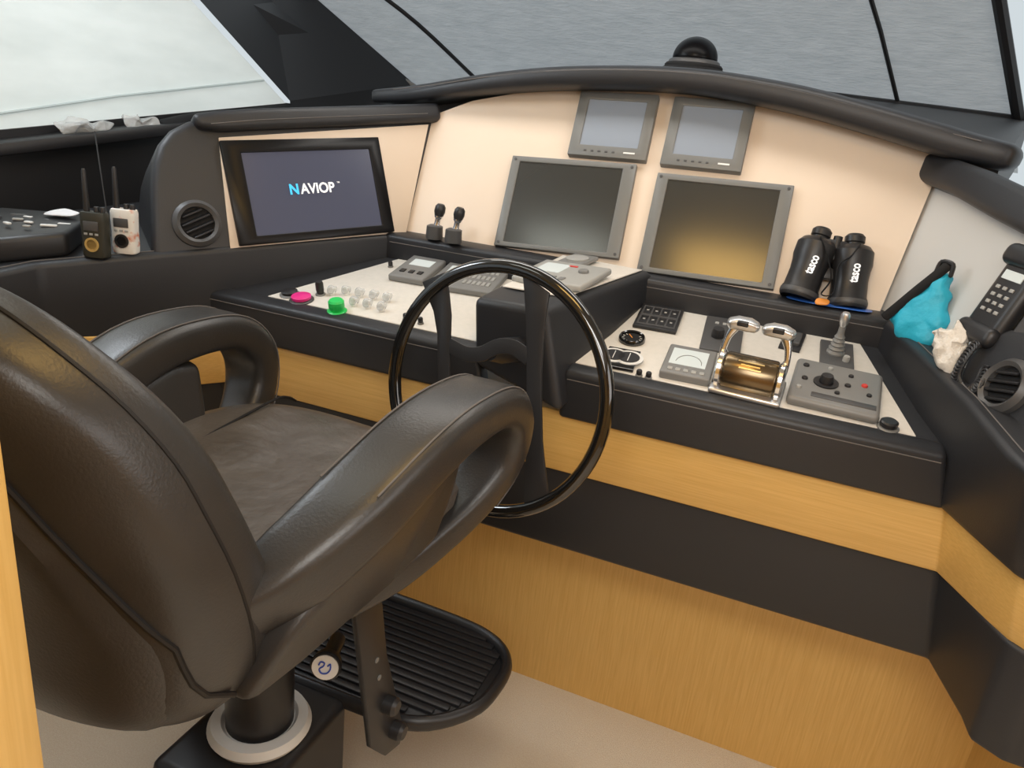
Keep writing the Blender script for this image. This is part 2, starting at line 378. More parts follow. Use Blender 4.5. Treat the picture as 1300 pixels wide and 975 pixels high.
# ================================================================ DISPLAYS
def monitor(name,px,p,n,label,inset,th,mb,ms,group=None,btn=True):
    Mx,w,h=rect(px,p,n); t=thing(name,label,'monitor',Mx,group)
    l,r,tp,bt=inset
    b=nb(); x0,x1,y0,y1=-w/2,w/2,-h/2,h/2; ix0,ix1,iy0,iy1=x0+l*w,x1-r*w,y0+bt*h,y1-tp*h
    o_=[(x0,y0),(x1,y0),(x1,y1),(x0,y1)]; i_=[(ix0,iy0),(ix1,iy0),(ix1,iy1),(ix0,iy1)]
    tt=nb(); O0=[tt.verts.new((*p_,0)) for p_ in o_]; O1=[tt.verts.new((*p_,th)) for p_ in o_]; I1=[tt.verts.new((*p_,th)) for p_ in i_]; I0=[tt.verts.new((*p_,th-.006)) for p_ in i_]
    for k in range(4):
        k2=(k+1)%4
        tt.faces.new((O0[k],O0[k2],O1[k2],O1[k])); tt.faces.new((O1[k],O1[k2],I1[k2],I1[k])); tt.faces.new((I1[k],I1[k2],I0[k2],I0[k]))
    bmesh.ops.recalc_face_normals(tt,faces=tt.faces); bev(tt,.0025,2,50); join(b,tt)
    obj('bezel',b,mb,t,local=True)
    b=nb(); box(b,((ix0+ix1)/2,(iy0+iy1)/2,(th-.004)/2),(ix1-ix0+.002,iy1-iy0+.002,th-.004)); s=obj('screen',b,ms,t,local=True)
    if btn:
        for sx in (-1,1):
            for sy in (-1,1):
                b=nb(); lathe(b,[(0,0),(.004,0),(.004,.0015),(0,.002)],Matrix.Translation((sx*(w/2-.011),sy*(h/2-.010),th)),12); obj('screw',b,'bezel2',t,local=True)
    return t,Mx,w,h
G='framed screens on the beige panel'
monitor('monitor',[(660,198),(813,215),(783,327),(622,315)],pM,nM,'large grey framed monitor, left of the two big blank screens',(.07,.1,.06,.05),.016,'bezel','screen',G)
monitor('monitor',[(840,222),(1016,240),(974,368),(805,345)],pM,nM,'large grey framed monitor beside the binoculars, reflecting warm light',(.09,.09,.06,.05),.016,'bezel','screen',G)
for px,lb in (([(740,121),(839,125),(820,209),(722,199)],'small grey framed screen above the left large monitor'),([(858,128),(962,135),(938,223),(838,212)],'small grey framed screen above the right large monitor')):
    t,Mx,w,h=monitor('small_monitor',px,pM,nM,lb,(.13,.13,.12,.17),.022,'bezel','screen2',G,False)
    for k in range(5):
        b=nb(); box(b,(-w*.28+k*w*.09,-h*.42,.0225),(w*.035,h*.025,.002),.0005); obj('button',b,'bezel2',t,local=True)
    b=nb(); box(b,(w*.28,-h*.42,.0225),(w*.14,h*.025,.002)); obj('name_strip',b,'white',t,local=True)
t,Mx,w,h=monitor('chart_display',[(284,180),(481,175),(497,295),(297,313)],pL+nL*.018,nL,'large black touch display on the left pod showing a lit start screen',(.11,.08,.12,.08),.012,'dblack','navy',None,False)
text('logo_letter','N',.036,Mx@Matrix.Translation((-.0485,.0,.0115)),'txt_c',t,.92,.0011)
text('logo_letters','AVIOP',.036,Mx@Matrix.Translation((.014,.0,.0115)),'txt_w',t,.88,.0009)
text('logo_mark','™',.010,Mx@Matrix.Translation((.072,.011,.0115)),'txt_w',t)
# ================================================================ STEERING WHEEL
wc=atY(625,495,1.254); nW=V((.159,.975,-.151)).normalized()
Mw=frame(wc,-nW,(1,0,0)); Mw.translation=wc
sw=thing('steering_wheel','large gloss black steering wheel with flat spokes and wavy crossbar','steering wheel',Mw)
b=nb(); tube(b,[V((.2375*math.cos(a),.2375*math.sin(a),0)) for a in [2*math.pi*k/72 for k in range(72)]],.0135,16,True); obj('rim',b,'gloss',sw,local=True)
def WL(u,v): return Mw.inverted()@onp(u,v,wc,nW)
def spoke(name,pts):
    b=nb(); P=[WL(u,v) for u,v in pts]; plate(b,[V((p.x,p.y,-.003)) for p in P],(0,0,.006),.0015); return obj(name,b,'black',sw,local=True)
spoke('spoke',[(537,358),(566,345),(570,370),(573,400),(572,432),(571,470),(573,505),(570,540),(562,590),(560,630),(536,618),(545,570),(554,530),(557,490),(556,455),(556,425),(551,395),(543,375)])
spoke('spoke',[(664,347),(698,372),(694,400),(690,430),(688,470),(688,520),(689,560),(693,600),(699,642),(665,650),(667,600),(669,560),(669,500),(669,440),(668,400),(666,370)])
b=nb(); ctr=cat([WL(570,438),WL(592,449),WL(612,449),WL(632,440),WL(652,441),WL(672,455)],6)
tube(b,[V((p.x,p.y,0)) for p in ctr],[(.015,.003)]*len(ctr),12,up=(0,0,1),ex=6); obj('crossbar',b,'black',sw,local=True)
b=nb(); hc=WL(620,447); lathe(b,[(0,-.125),(.026,-.125),(.026,-.05),(.017,-.004),(0,-.004)],Matrix.Translation((hc.x,hc.y,0)),32); obj('hub',b,'black',sw,local=True)
# ================================================================ CHAIR
cx=-.735
ch=thing('helm_chair','dark brown leather helm chair with padded loop armrests on pedestal','chair',(cx,.9,-1.5))
LV=[(-.745,.595,.13,.07),(-.71,.575,.20,.095),(-.65,.55,.24,.10),(-.57,.53,.260,.092),(-.48,.505,.262,.082),(-.40,.48,.249,.078),(-.34,.46,.234,.074),(-.28,.43,.210,.068),(-.235,.405,.172,.062),(-.205,.39,.13,.055),(-.185,.38,.085,.045),(-.175,.375,.04,.03)]
def lerp4(L,n):
    out=[]
    for i in range(len(L)-1):
        p1,p2=L[i],L[i+1]; p0=L[i-1] if i else p1; p3=L[i+2] if i+2<len(L) else p2
        for k in range(n):
            t=k/n
            out.append(tuple(.5*(2*b_+(c_-a_)*t+(2*a_-5*b_+4*c_-d_)*t*t+(3*b_-a_-3*c_+d_)*t**3) for a_,b_,c_,d_ in zip(p0,p1,p2,p3)))
    out.append(L[-1]); return out
LL=lerp4(LV,3)
EX=4.4
def wrap(p,x,y): p.y+=.045*x*x; return p
b=nb(); loft(b,[sup(cx,yc,hw,ht,z,72,EX,wrap) for z,yc,hw,ht in LL]); br=obj('backrest',b,'chair',ch)
def yback(x,z):
    for (a,q) in zip(LL,LL[1:]):
        if a[0]<=z<=q[0]:
            t=(z-a[0])/(q[0]-a[0]+1e-9); yc=a[1]*(1-t)+q[1]*t; hw=a[2]*(1-t)+q[2]*t; ht=a[3]*(1-t)+q[3]*t
            s=min(.999,abs(x)/hw); return yc-ht*(1-s**EX)**(1/EX)+.045*s*s,hw
    return .5,.2
t=nb(); g=[]; NZ=24; NX=20
def wsh(z): return min(.125+max(0,-.33-z)*.5,.232)
for j in range(NZ+1):
    z=-.715+j/NZ*.47; w_=wsh(z); row=[]
    for i in range(NX+1):
        u=-1+2*i/NX; y,hw=yback(0,z); x=u*min(w_,hw*.90); y,hw=yback(x,z)
        ed=min(1,(1-abs(u))*8)*min(1,(NZ-j)*.5)*min(1,j*.5)
        row.append(t.verts.new((cx+x,y-.018*ed**.5+.004,z)))
    g.append(row)
for j in range(NZ):
    for i in range(NX): t.faces.new((g[j][i],g[j][i+1],g[j+1][i+1],g[j+1][i]))
bmesh.ops.recalc_face_normals(t,faces=t.faces); b=nb(); join(b,t); obj('rear_shell',b,'chair',ch)
for s in (-1,1):
    pts=[]
    for j in range(14):
        z=-.66+j/13*.38; w_=wsh(z)*1.04; y,_=yback(w_,z); pts.append(V((cx+s*w_,y-.001,z)))
    b=nb(); tube(b,pts,.004,8); obj('piping',b,'dstitch',br)
    pts=[]
    for (z,yc,hw,ht) in LL[6:-4]:
        pts.append(V((cx+s*hw*.995,yc+ht*.05+.045,z)))
    b=nb(); tube(b,pts,.0030,6); obj('side_welt',b,'dstitch',br)
ZS=.026
def sr(z,hw,y0,y1,e=3.4): return sup(cx,(y0+y1)/2,hw,(y1-y0)/2,z+ZS,56,e,lambda p,x,y:V((p.x,p.y,p.z-.022*max(0,y)**3+.006*abs(x)**2)))
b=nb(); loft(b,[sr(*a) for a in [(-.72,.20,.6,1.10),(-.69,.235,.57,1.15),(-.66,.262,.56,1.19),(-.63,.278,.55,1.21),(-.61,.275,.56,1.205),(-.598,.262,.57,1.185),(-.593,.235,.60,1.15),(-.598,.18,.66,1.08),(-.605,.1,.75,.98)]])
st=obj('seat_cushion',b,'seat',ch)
for s in (-1,1):
    b=nb(); tube(b,cat([V((cx+s*.225,1.205,-.625+ZS)),V((cx+s*.215,1.17,-.604+ZS)),V((cx+s*.205,1.12,-.5925+ZS)),V((cx+s*.185,.98,-.594+ZS)),V((cx+s*.16,.82,-.5965+ZS)),V((cx+s*.14,.68,-.5975+ZS))],5),.0025,6); obj('seam',b,'dstitch',st)
b=nb(); loft(b,[[p-V((0,0,ZS)) for p in sr(*a,2.6)] for a in [(-.775,.10,.78,1.0),(-.765,.16,.70,1.05),(-.735,.205,.62,1.10),(-.68,.225,.58,1.13)]]); obj('seat_shell',b,'black',ch)
ap=[(.600,-.555,.232),(.65,-.520,.262),(.73,-.472,.286),(.85,-.422,.298),(.96,-.408,.300),(1.055,-.420,.300),(1.110,-.472,.298),(1.112,-.54,.292),(1.068,-.600,.274),(.995,-.645,.252),(.90,-.675,.228),(.80,-.69,.20)]
ar=[(.034,.040),(.046,.046),(.054,.043),(.058,.039),(.058,.036),(.057,.035),(.055,.035),(.050,.034),(.044,.034),(.038,.032),(.036,.030),(.03,.025)]
fz=[(-.40,.298),(-.5,.286),(-.6,.262),(-.65,.243),(-.72,.195)]
def fx(z):
    for (a,x0),(c,x1) in zip(fz,fz[1:]):
        if z>=c: 
            t=(z-a)/(c-a); return x0+(x1-x0)*max(0,t)
    return fz[-1][1]
for s in (-1,1):
    yo=.035 if s<0 else 0; zo=-.014 if s<0 else 0
    pth=cat([V((cx+s*x,y+yo,z+zo)) for y,z,x in ap],6); b=nb()
    tube(b,pth,[(q[1],q[0]) for q in lerpl(ar,6)],32,up=(1,0,0),rnd=True,ex=4.2)
    ao=obj('armrest',b,'chair',ch)
    inf=[(.60,-.60),(.64,-.555),(.70,-.515),(.80,-.468),(.900,-.445),(.955,-.455),(.955,-.53),(.945,-.60),(.965,-.635),(.87,-.685),(.68,-.705),(.58,-.69)]
    b=nb(); prism(b,[V((cx+s*(fx(z)-.034),y+yo,z+zo)) for y,z in inf],[V((cx+s*(fx(z)+.030),y+yo,z+zo)) for y,z in inf],.018,4)
    obj('side_panel',b,'chair',ao)
    for dx in (-.043,.043):
        q=[]; cen=V((cx+s*.298,.88+yo,-.58))
        for y,z,x in ap[2:9]: q.append(V((cx+s*x+dx,y+yo,z+zo)))
        q2=[]
        rad=lerpl(ar[2:9],5)
        qq=cat(q,5)
        for i,p in enumerate(qq):
            tn=(qq[min(i+1,len(qq)-1)]-qq[max(i-1,0)]); d=V((1,0,0)).cross(tn).normalized()
            if d.dot(p-cen)<0: d=-d
            q2.append(p+d*(rad[i][1]*.968))
        b=nb(); tube(b,q2,.0014,6); obj('stitching',b,'stitch',ao)
RM=Matrix.Translation((cx+.018,.9,0))@Matrix.Rotation(math.radians(-4),4,'Z')@Matrix.Translation((-cx,-.9,0))
RL=WM[ch].inverted()@RM@WM[ch]
for o in list(C.objects):
    p=o
    while p.parent: p=p.parent
    if p is ch and o is not ch: o.data.transform(RL)
b=nb(); lathe(b,[(.062,-.43),(.062,-.02),(.075,-.01),(.075,0)],Matrix.Translation((cx-.018,.90,-.74)),36); obj('pedestal_column',b,'black',ch)
b=nb(); lathe(b,[(.064,-.012),(.088,-.012),(.095,0),(.088,.014),(.07,.017),(.064,.01)],Matrix.Translation((cx-.018,.90,-1.115)),48); obj('collar_ring',b,'white',ch,label='white plastic ring around the column')
b=nb(); box(b,(cx-.028,.897,-1.315),(.225,.295,.37),.02,4); obj('pedestal_base',b,'black',ch)
b=nb(); box(b,(cx,.88,-.78),(.24,.22,.05),.012,3); obj('swivel_plate',b,'black',ch)
for s in (-1,1):
    X=cx+s*.235; b=nb()
    P=[atX(u,v,-.5) for u,v in [(452,775),(486,763),(492,830),(513,925),(508,945),(490,960),(472,950)]]
    P=[V((X,p.y,p.z)) for p in P]; plate(b,P,(-.012*s,0,0),.003); sb=obj('footrest_bracket',b,'black',ch)
    for u,v in ((490,893),(499,925)):
        c=atX(u,v,-.5); b=nb(); lathe(b,[(0,-.012),(.017,-.012),(.017,.012),(.012,.018),(0,.018)],frame(V((X+.006*s,c.y,c.z)),(s,0,0),(0,1,0)),20); obj('knob',b,'black',sb)
    for u,v in ((478,838),(481,860)):
        c=atX(u,v,-.5); b=nb(); lathe(b,[(0,-.002),(.005,-.002),(.005,.002),(0,.002)],frame(V((X,c.y,c.z)),(s,0,0),(0,1,0)),12); obj('bolt',b,'mgrey',sb)
zf=-1.14
O=[(-1.07,1.17),(-1.04,1.07),(-.95,1.045),(-.62,1.045),(-.50,1.06),(-.42,1.14),(-.40,1.23),(-.41,1.31),(-.47,1.365),(-.60,1.385),(-.97,1.385),(-1.04,1.35),(-1.07,1.29)]
oc=cat([V((x,y,zf)) for x,y in O],5,True)
b=nb(); plate(b,oc,(0,0,-.022),.004); fo=obj('footrest',b,'black',ch)
b=nb(); tube(b,oc,[(.013,.017)]*len(oc),12,True); obj('footrest_rim',b,'black',fo)
for k in range(14):
    y=1.078+k*.0215; xr=-.425-{0:.11,1:.06,2:.035,3:.02,12:.03,13:.055}.get(k,0.005); b=nb(); box(b,((xr-1.045)/2,y,zf+.004),(xr+1.045,.0165,.007),.002); obj('tread_ridge',b,'black',fo)
Mk=frame(atY(413,847,.86),(.35,-.92,.15),(1,0,0))
b=nb(); lathe(b,[(0,-.09),(.014,-.09),(.014,-.02),(.024,-.018),(.027,-.003),(.025,0),(0,0)],Mk,28); kn=obj('adjuster_knob',b,'black',ch)
b=nb(); lathe(b,[(0,0),(.0225,0),(.0225,.002),(0,.002)],Mk,28); sk=obj('sticker',b,'white',kn,label='white round sticker with blue mark')
b=nb(); tube(b,cat([Mk@V(p) for p in [(-.011,.004,.003),(-.008,.010,.003),(-.002,.009,.003),(-.003,.003,.003),(-.009,-.003,.003),(-.005,-.010,.003),(.004,-.009,.003),(.009,-.001,.003),(.008,.008,.003),(.004,.004,.003)]],6),.0014,6)
obj('blue_mark',b,'txt_b',sk)
b=nb(); pe=.24
box(b,(atY(38,740,pe).x-.35,pe-.02,-.45),(.7,.03,2.1),.002); o=obj('partition_panel',b,'woodv'); tag(o,'light oak partition panel at the left foreground edge','partition')
# ================================================================ RIGHT WELL ITEMS
def dthing(name,label,catg,px,p=pD,n=nD,group=None):
    Mx,w,h=rect(px,p,n); return thing(name,label,catg,Mx,group),w,h
def lbox(name,m,t,c,s,bv=.0015,seg=2,ml=None):
    b=nb(); box(b,c,s,bv,seg); return obj(name,b,m,t,local=True,label=ml)
def lcyl(name,m,t,c,r,h,seg=24,top=.85):
    b=nb(); lathe(b,[(0,0),(r,0),(r,h*.7),(r*top,h),(0,h)],Matrix.Translation(c),seg); return obj(name,b,m,t,local=True)
t,w,h=dthing('switch_panel','black membrane switch panel at back left of right instrument well','switch panel',[(816,388),(869,397),(857,425),(803,416)])
s=lbox('body','black',t,(0,0,.004),(w,h,.008)); 
lbox('inset','bezel2',t,(0,0,.0083),(w*.88,h*.82,.001),0)
for i in range(4):
    for j in range(2):
        k=lbox('key','black',t,(w*(-.31+.21*i),h*(.2-.4*j),.009),(w*.17,h*.3,.001),.0003)
        lbox('icon','lgrey',k,(w*(-.31+.21*i),h*(.2-.4*j),.0097),(w*.06,h*.05,.0005),0)
def gauge(u,v,r,label,m='blackm'):
    t=thing('round_gauge',label,'gauge',frame(D(u,v),nD,(1,0,0)))
    b=nb(); lathe(b,[(r,0),(r,.008),(r*.92,.012),(r*.82,.010),(r*.82,.004),(0,.004)],None,36); obj('bezel',b,'gloss',t,local=True)
    b=nb(); lathe(b,[(0,.004),(r*.82,.004),(r*.82,.006),(0,.006)],None,32); f=obj('dial_face',b,m,t,local=True)
    for k in range(11):
        a=math.radians(-220+k*26); b=nb(); box(b,(0,0,0),(r*.16,r*.04,.0006),Mx=Matrix.Rotation(a,4,'Z')@Matrix.Translation((r*.66,0,.0064))); obj('tick_mark',b,'white',f,local=True)
    b=nb(); box(b,(0,0,0),(r*.6,r*.06,.0008),Mx=Matrix.Rotation(2.2,4,'Z')@Matrix.Translation((r*.25,0,.0075))); obj('needle',b,'orange',t,local=True)
gauge(802,432,.030,'round black dial gauge near left side of right instrument well')
t,w,h=dthing('twin_gauge','rectangular black unit with two small dials at front left corner of right well','gauge',[(773,443),(813,450),(804,474),(762,466)])
lbox('housing','gloss',t,(0,0,.004),(w,h,.008))
for sx in (-1,1):
    b=nb(); lathe(b,[(0,.008),(h*.36,.008),(h*.36,.0095),(0,.0095)],Matrix.Translation((sx*w*.23,h*.05,0)),24); f=obj('dial',b,'white',t,local=True)
    b=nb(); lathe(b,[(0,.0095),(h*.27,.0095),(h*.27,.0105),(0,.0105)],Matrix.Translation((sx*w*.23,h*.05,0)),24); obj('dial_centre',b,'black',f,local=True)
    lbox('needle','white',t,(sx*w*.23,h*.05,.011),(.0015,h*.4,.0008),0)
t,w,h=dthing('autopilot_display','grey display with pale lit screen left of the throttle levers','display',[(852,445),(912,456),(897,492),(834,479)])
lbox('body','mgrey',t,(0,0,.009),(w,h,.018),.004,3); lbox('screen','lcd',t,(-w*.02,h*.08,.0185),(w*.74,h*.55,.001),0)
b=nb(); tube(b,[V((w*.26*math.cos(a),-h*.1+h*.26*math.sin(a),.0195)) for a in [k/12*math.pi for k in range(13)]],.0007,5); obj('heading_arc',b,'mgrey',t,local=True)
for i in range(5): lbox('button','lgrey',t,(w*(-.32+.16*i),-h*.36,.0185),(w*.1,h*.09,.003),.001)
t,w,h=dthing('selector_panel','black control panel with a rotary knob behind the throttle levers','control panel',[(904,404),(948,411),(936,452),(880,443)])
lbox('body','bezel2',t,(0,0,.003),(w,h,.006)); lcyl('rotary_knob','black',t,(-w*.12,-h*.1,.006),.014,.02)
for i in range(3): lbox('key','lgrey',t,(w*(-.2+.2*i),h*.3,.0065),(w*.1,h*.06,.001),0)
t,w,h=dthing('rocker_switches','pair of small black rocker switches right of the throttle levers','switch',[(995,420),(1022,426),(1016,449),(990,443)])
lbox('base','black',t,(0,0,.003),(w,h,.006))
for sx in (-1,1): lbox('rocker','bezel2',t,(sx*w*.22,0,.009),(w*.3,h*.6,.01),.002)
lbox('mark','white',t,(0,h*.36,.0065),(w*.6,h*.06,.001),0)
# throttle
Mt=frame(D(948,494),nD,(1,-.05,0)); t=thing('throttle_lever_unit','chrome twin engine throttle lever unit in the right instrument well','throttle',Mt)
b=nb(); box(b,(0,0,.006),(.140,.10,.012),.005,3); obj('base_plate',b,'satin',t,local=True)
b=nb(); prof=[(0,-.050),(.037,-.050),(.039,-.046),(.039,.046),(.037,.050),(0,.050)]
lathe(b,prof,Matrix.Translation((0,0,.033))@Matrix.Rotation(math.pi/2,4,'Y'),40); bd=obj('body',b,'bronze',t,local=True)
for sx in (-1,1):
    b=nb(); lathe(b,[(0,-.007),(.036,-.007),(.041,-.003),(.041,.004),(.034,.008),(0,.009)],Matrix.Translation((sx*.058,0,.033))@Matrix.Rotation(sx*math.pi/2,4,'Y'),40); obj('end_cap',b,'chrome',t,local=True)
    b=nb(); tube(b,cat([V((sx*.060,.0,.035)),V((sx*.062,.014,.065)),V((sx*.058,.024,.095)),V((sx*.048,.030,.118))],5),lerpl([(.015,.006),(.011,.006),(.010,.007),(.010,.010)],5),16,up=(1,0,0),rnd=True,ex=3); lv=obj('lever',b,'chrome',t,local=True)
    b=nb(); tube(b,[V((sx*.056,.028,.124)),V((sx*.045,.030,.126)),V((sx*.022,.030,.126)),V((sx*.012,.030,.124))],[(.013,.010),(.015,.012),(.015,.012),(.013,.010)],20,up=(0,0,1),rnd=True,ex=3.6); obj('grip',b,'satin',lv,local=True)
    b=nb(); box(b,(sx*.034,.017,.132),(.022,.010,.010),.002); obj('grip_button',b,'black',lv,local=True)
for k,(zz_,ww) in enumerate(((.42,.05),(.62,.036),(.80,.042))):
    b=nb(); box(b,(0,0,0),(ww,.0025,.001),Mx=Matrix.Translation((0,0,.033))@Matrix.Rotation(zz_,4,'X')@Matrix.Translation((0,0,.0395))); obj('gold_mark',b,'gold',bd,local=True)
# joystick
t,w,h=dthing('joystick','chrome thruster joystick with ribbed boot on a black square base','joystick',[(1046,436),(1087,443),(1078,475),(1034,467)])
lbox('base','bezel2',t,(0,0,.005),(w,h,.010),.002)
b=nb(); pr=[(0,.01),(.019,.01)]
for k in range(5): pr+=[(.019-k*.002,.013+k*.009),(.014-k*.0015,.018+k*.009)]
pr+=[(.007,.06),(.0065,.08),(0,.08)]
lathe(b,pr,Matrix.Translation((-w*.05,h*.05,0)),24); obj('boot',b,'mgrey',t,local=True)
b=nb(); lathe(b,[(0,.075),(.007,.075),(.010,.086),(.010,.10),(.007,.106),(0,.108)],Matrix.Translation((-w*.05,h*.05,0)),20); obj('stick',b,'satin',t,local=True)
lcyl('side_knob','lgrey',t,(w*.25,-h*.2,.01),.007,.012)
t,w,h=dthing('remote_control_panel','grey control panel with joystick knob and buttons, largest unit in right well','control panel',[(1013,464),(1124,488),(1108,541),(993,513)])
lbox('body','mgrey',t,(0,0,.011),(w,h,.022),.010,5)
lbox('front_trim','bezel2',t,(w*.1,-h*.34,.0225),(w*.7,h*.10,.002),.001)
lcyl('centre_knob','black',t,(-w*.12,-h*.02,.022),.013,.018)
b=nb(); lathe(b,[(.014,.022),(.024,.022),(.024,.025),(.014,.025),(.014,.022)],Matrix.Translation((-w*.12,-h*.02,0)),28); obj('knob_ring',b,'black',t,local=True)
for x,y,r,m in ((-.38,.3,.006,'black'),(-.36,-.02,.006,'black'),(-.4,-.25,.005,'lgrey'),(.12,.02,.006,'black'),(.14,.26,.005,'black'),(.3,.1,.006,'red'),(.36,-.1,.005,'black'),(-.1,.34,.005,'lgrey'),(.02,-.2,.005,'black')):
    lcyl('button',m,t,(w*x,h*y,.021),r,.005,16)
def knob(u,v,r,h,m,label,name='knob',grp=None,p=pD,n=nD):
    t=thing(name,label,'knob',frame(onp(u,v,p,n),n,(1,0,0)),grp)
    b=nb(); lathe(b,[(0,0),(r*1.25,0),(r*1.25,.002),(r*1.1,.004),(0,.004)],None,24); obj('collar',b,'bezel2' if m=='pink' else m if m=='green' else 'mgrey',t,local=True)
    b=nb(); lathe(b,[(0,.003),(r*.8,.003),(r,.4*h),(r,.85*h),(r*.8,h),(0,h)],None,24); obj('cap',b,m,t,local=True); return t
knob(1127,543,.016,.016,'black','black knob at front right corner of right instrument well')
knob(811,477,.006,.014,'black','small black knob nearest the twin dial unit',grp='small knobs')
knob(823,480,.006,.014,'black','small black knob nearest the pale lit display',grp='small knobs')
# ================================================================ LEFT WELL ITEMS
knob(368,374,.020,.012,'black','wide black round cap at far left of left instrument well')
knob(383,381,.024,.014,'pink','magenta round cap in the left instrument well')
knob(428,395,.019,.030,'green','bright green round cap in the left instrument well')
knob(407,374,.010,.035,'black','tall black pull knob between magenta and green caps')
for i,(u,v,lb) in enumerate(((422,374,'crumpled clear cover just behind the green cap'),(450,388,'crumpled clear cover right of the green cap'),(467,391,'crumpled clear cover over a switch, front row middle'),(485,395,'crumpled clear cover at the right end of the front row'),(440,374,'crumpled clear cover over a switch, left end of the back row'),(457,377,'crumpled clear cover over a switch, middle of the back row'),(475,380,'crumpled clear cover over a switch, back row right'),(492,383,'crumpled clear cover at the right end of the back row'))):
    t=thing('covered_switch',lb,'switch',frame(D(u,v),nD,(1,0,0)),'plastic wrapped switches')
    b=nb(); pillow(b,[V((.0105*math.cos(a),.010*math.sin(a),.012)) for a in [k*math.pi/4 for k in range(8)]],(0,0,1),.011,.007,90); obj('plastic_cover',b,'clear',t,local=True)
    lcyl('switch_stem','white',t,(0,0,0),.0075,.018)
for i,(u,v,lb) in enumerate(((496,339,'small black peg knob at back of left well'),(504,351,'small black peg knob left of the grey intercom'),(515,406,'small black peg knob near the wheel rim'),(534,411,'small black peg knob right of the one by wheel rim'))):
    knob(u,v,.006,.016,'black',lb,grp='small peg knobs')
t,w,h=dthing('intercom','grey handset control unit with small display at back of left well','control unit',[(517,330),(560,337),(545,365),(502,357)])
lbox('body','mgrey',t,(0,0,.009),(w,h,.018),.005,3); lbox('display','lcd',t,(0,h*.18,.0185),(w*.6,h*.28,.001),0)
for i in range(3): lbox('button','black',t,(w*(-.25+.25*i),-h*.25,.019),(w*.14,h*.12,.003),.001)
t,w,h=dthing('radio_keypad','grey radio panel with rows of keys behind the steering wheel','control unit',[(566,338),(643,350),(628,380),(548,368)])
lbox('body','mgrey',t,(0,0,.008),(w,h,.016),.004,3); lbox('display','lcd',t,(-w*.22,h*.2,.0165),(w*.35,h*.28,.001),0)
for i in range(6):
    for j in range(3): lbox('key','lgrey',t,(w*(-.0+.075*i),h*(.26-.24*j),.0165),(w*.05,h*.14,.003),.001)
t,w,h=dthing('radar_control','light grey marine control unit with keys on the steering column housing','control unit',[(680,335),(764,348),(751,374),(663,360)],pH,nH)
lbox('body','lgrey',t,(0,0,.008),(w,h,.016),.006,3)
lbox('display','lcd',t,(-w*.2,h*.12,.0165),(w*.36,h*.42,.001),0)
b=nb(); lathe(b,[(0,.016),(.012,.016),(.012,.021),(.010,.023),(0,.023)],Matrix.Translation((w*.26,h*.1,0)),24); obj('dial',b,'mgrey',t,local=True)
for i in range(5): lbox('key','mgrey',t,(w*(-.38+.13*i),-h*.32,.0165),(w*.08,h*.12,.003),.001)
lbox('red_key','red',t,(w*.02,h*.3,.0165),(w*.12,h*.05,.002),0)
t,w,h=dthing('round_dial_unit','small grey dial unit at back of steering column housing','control unit',[(722,325),(752,330),(744,343),(712,338)],pH,nH)
lbox('body','mgrey',t,(0,0,.005),(w,h,.010),.004,3); lcyl('dial','lgrey',t,(0,0,.010),h*.28,.005)
for i,(u,v,lb) in enumerate(((551,303,'black pivoting control lever at base of beige panel, left one of pair'),(575,308,'black pivoting control lever at base of beige panel, right one of pair'))):
    o=atZ(u,v,-.312); t=thing('toggle_lever',lb,'lever',frame(o,(0,0,1),(1,0,0)),'pair of black control levers')
    b=nb(); lathe(b,[(0,0),(.022,0),(.023,.006),(.022,.034),(.014,.038),(0,.038)],None,24); obj('base',b,'bezel2',t,local=True)
    b=nb(); lathe(b,[(.0105,.034),(.008,.045),(.008,.055),(.012,.06),(.012,.066),(.0,.068)],Matrix.Rotation(.15,4,'Y'),20); obj('collar',b,'chrome',t,local=True)
    b=nb(); lathe(b,[(0,.064),(.012,.064),(.015,.075),(.014,.088),(.009,.095),(0,.096)],Matrix.Rotation(.15,4,'Y'),20); obj('head',b,'black',t,local=True)
# ================================================================ BINOCULARS
bo=atY(1042,388,1.845); bo.z=-.314
bz=V((0.02,.38,1)).normalized(); Mb=frame(bo,bz,(1,.12,0))
t=thing('binoculars','black binoculars leaning upright against the beige panel','binoculars',Mb)
K=1.17
for s in (-1,1):
    tilt=Matrix.Translation((s*.055,0,0))@Matrix.Rotation(-s*.11,4,'Y')@Matrix.Diagonal((K*1.34,K*1.34,K,1))
    b=nb(); lathe(b,[(.02,.004),(.0255,0),(.0275,.004),(.0275,.018),(.0258,.022),(.025,.055),(.0265,.075),(.0285,.086),(.0285,.112),(.023,.122),(.015,.126),(0,.126)],tilt,32)
    br_=obj('barrel',b,'black',t,local=True)
    b=nb(); lathe(b,[(0,.124),(.012,.124),(.012,.130),(.0142,.132),(.0142,.143),(.011,.148),(.009,.145),(0,.145)],tilt,28); obj('eyepiece',b,'black',br_,local=True)
    b=nb(); lathe(b,[(.0278,.006),(.0284,.008),(.0284,.014),(.0278,.016)],tilt,32); obj('grip_ring',b,'bezel2',br_,local=True)
    text('lettering','tasco',.0175,Mb@tilt@Matrix.Translation((0,-.0285,.064))@Matrix.Rotation(math.pi/2,4,'X')@Matrix.Rotation(math.pi/2-.05,4,'Z'),'txt_w',br_,1,.0004)
b=nb(); box(b,(0,0,.125),(.05,.028,.05),.006); obj('bridge',b,'black',t,local=True)
b=nb(); box(b,(0,0,.070),(.04,.018,.026),.003); obj('bridge',b,'black',t,local=True)
b=nb(); lathe(b,[(0,0),(.010,0),(.010,.03),(0,.03)],Matrix.Translation((0,-.006,.128)),20); obj('focus_wheel',b,'black',t,local=True)
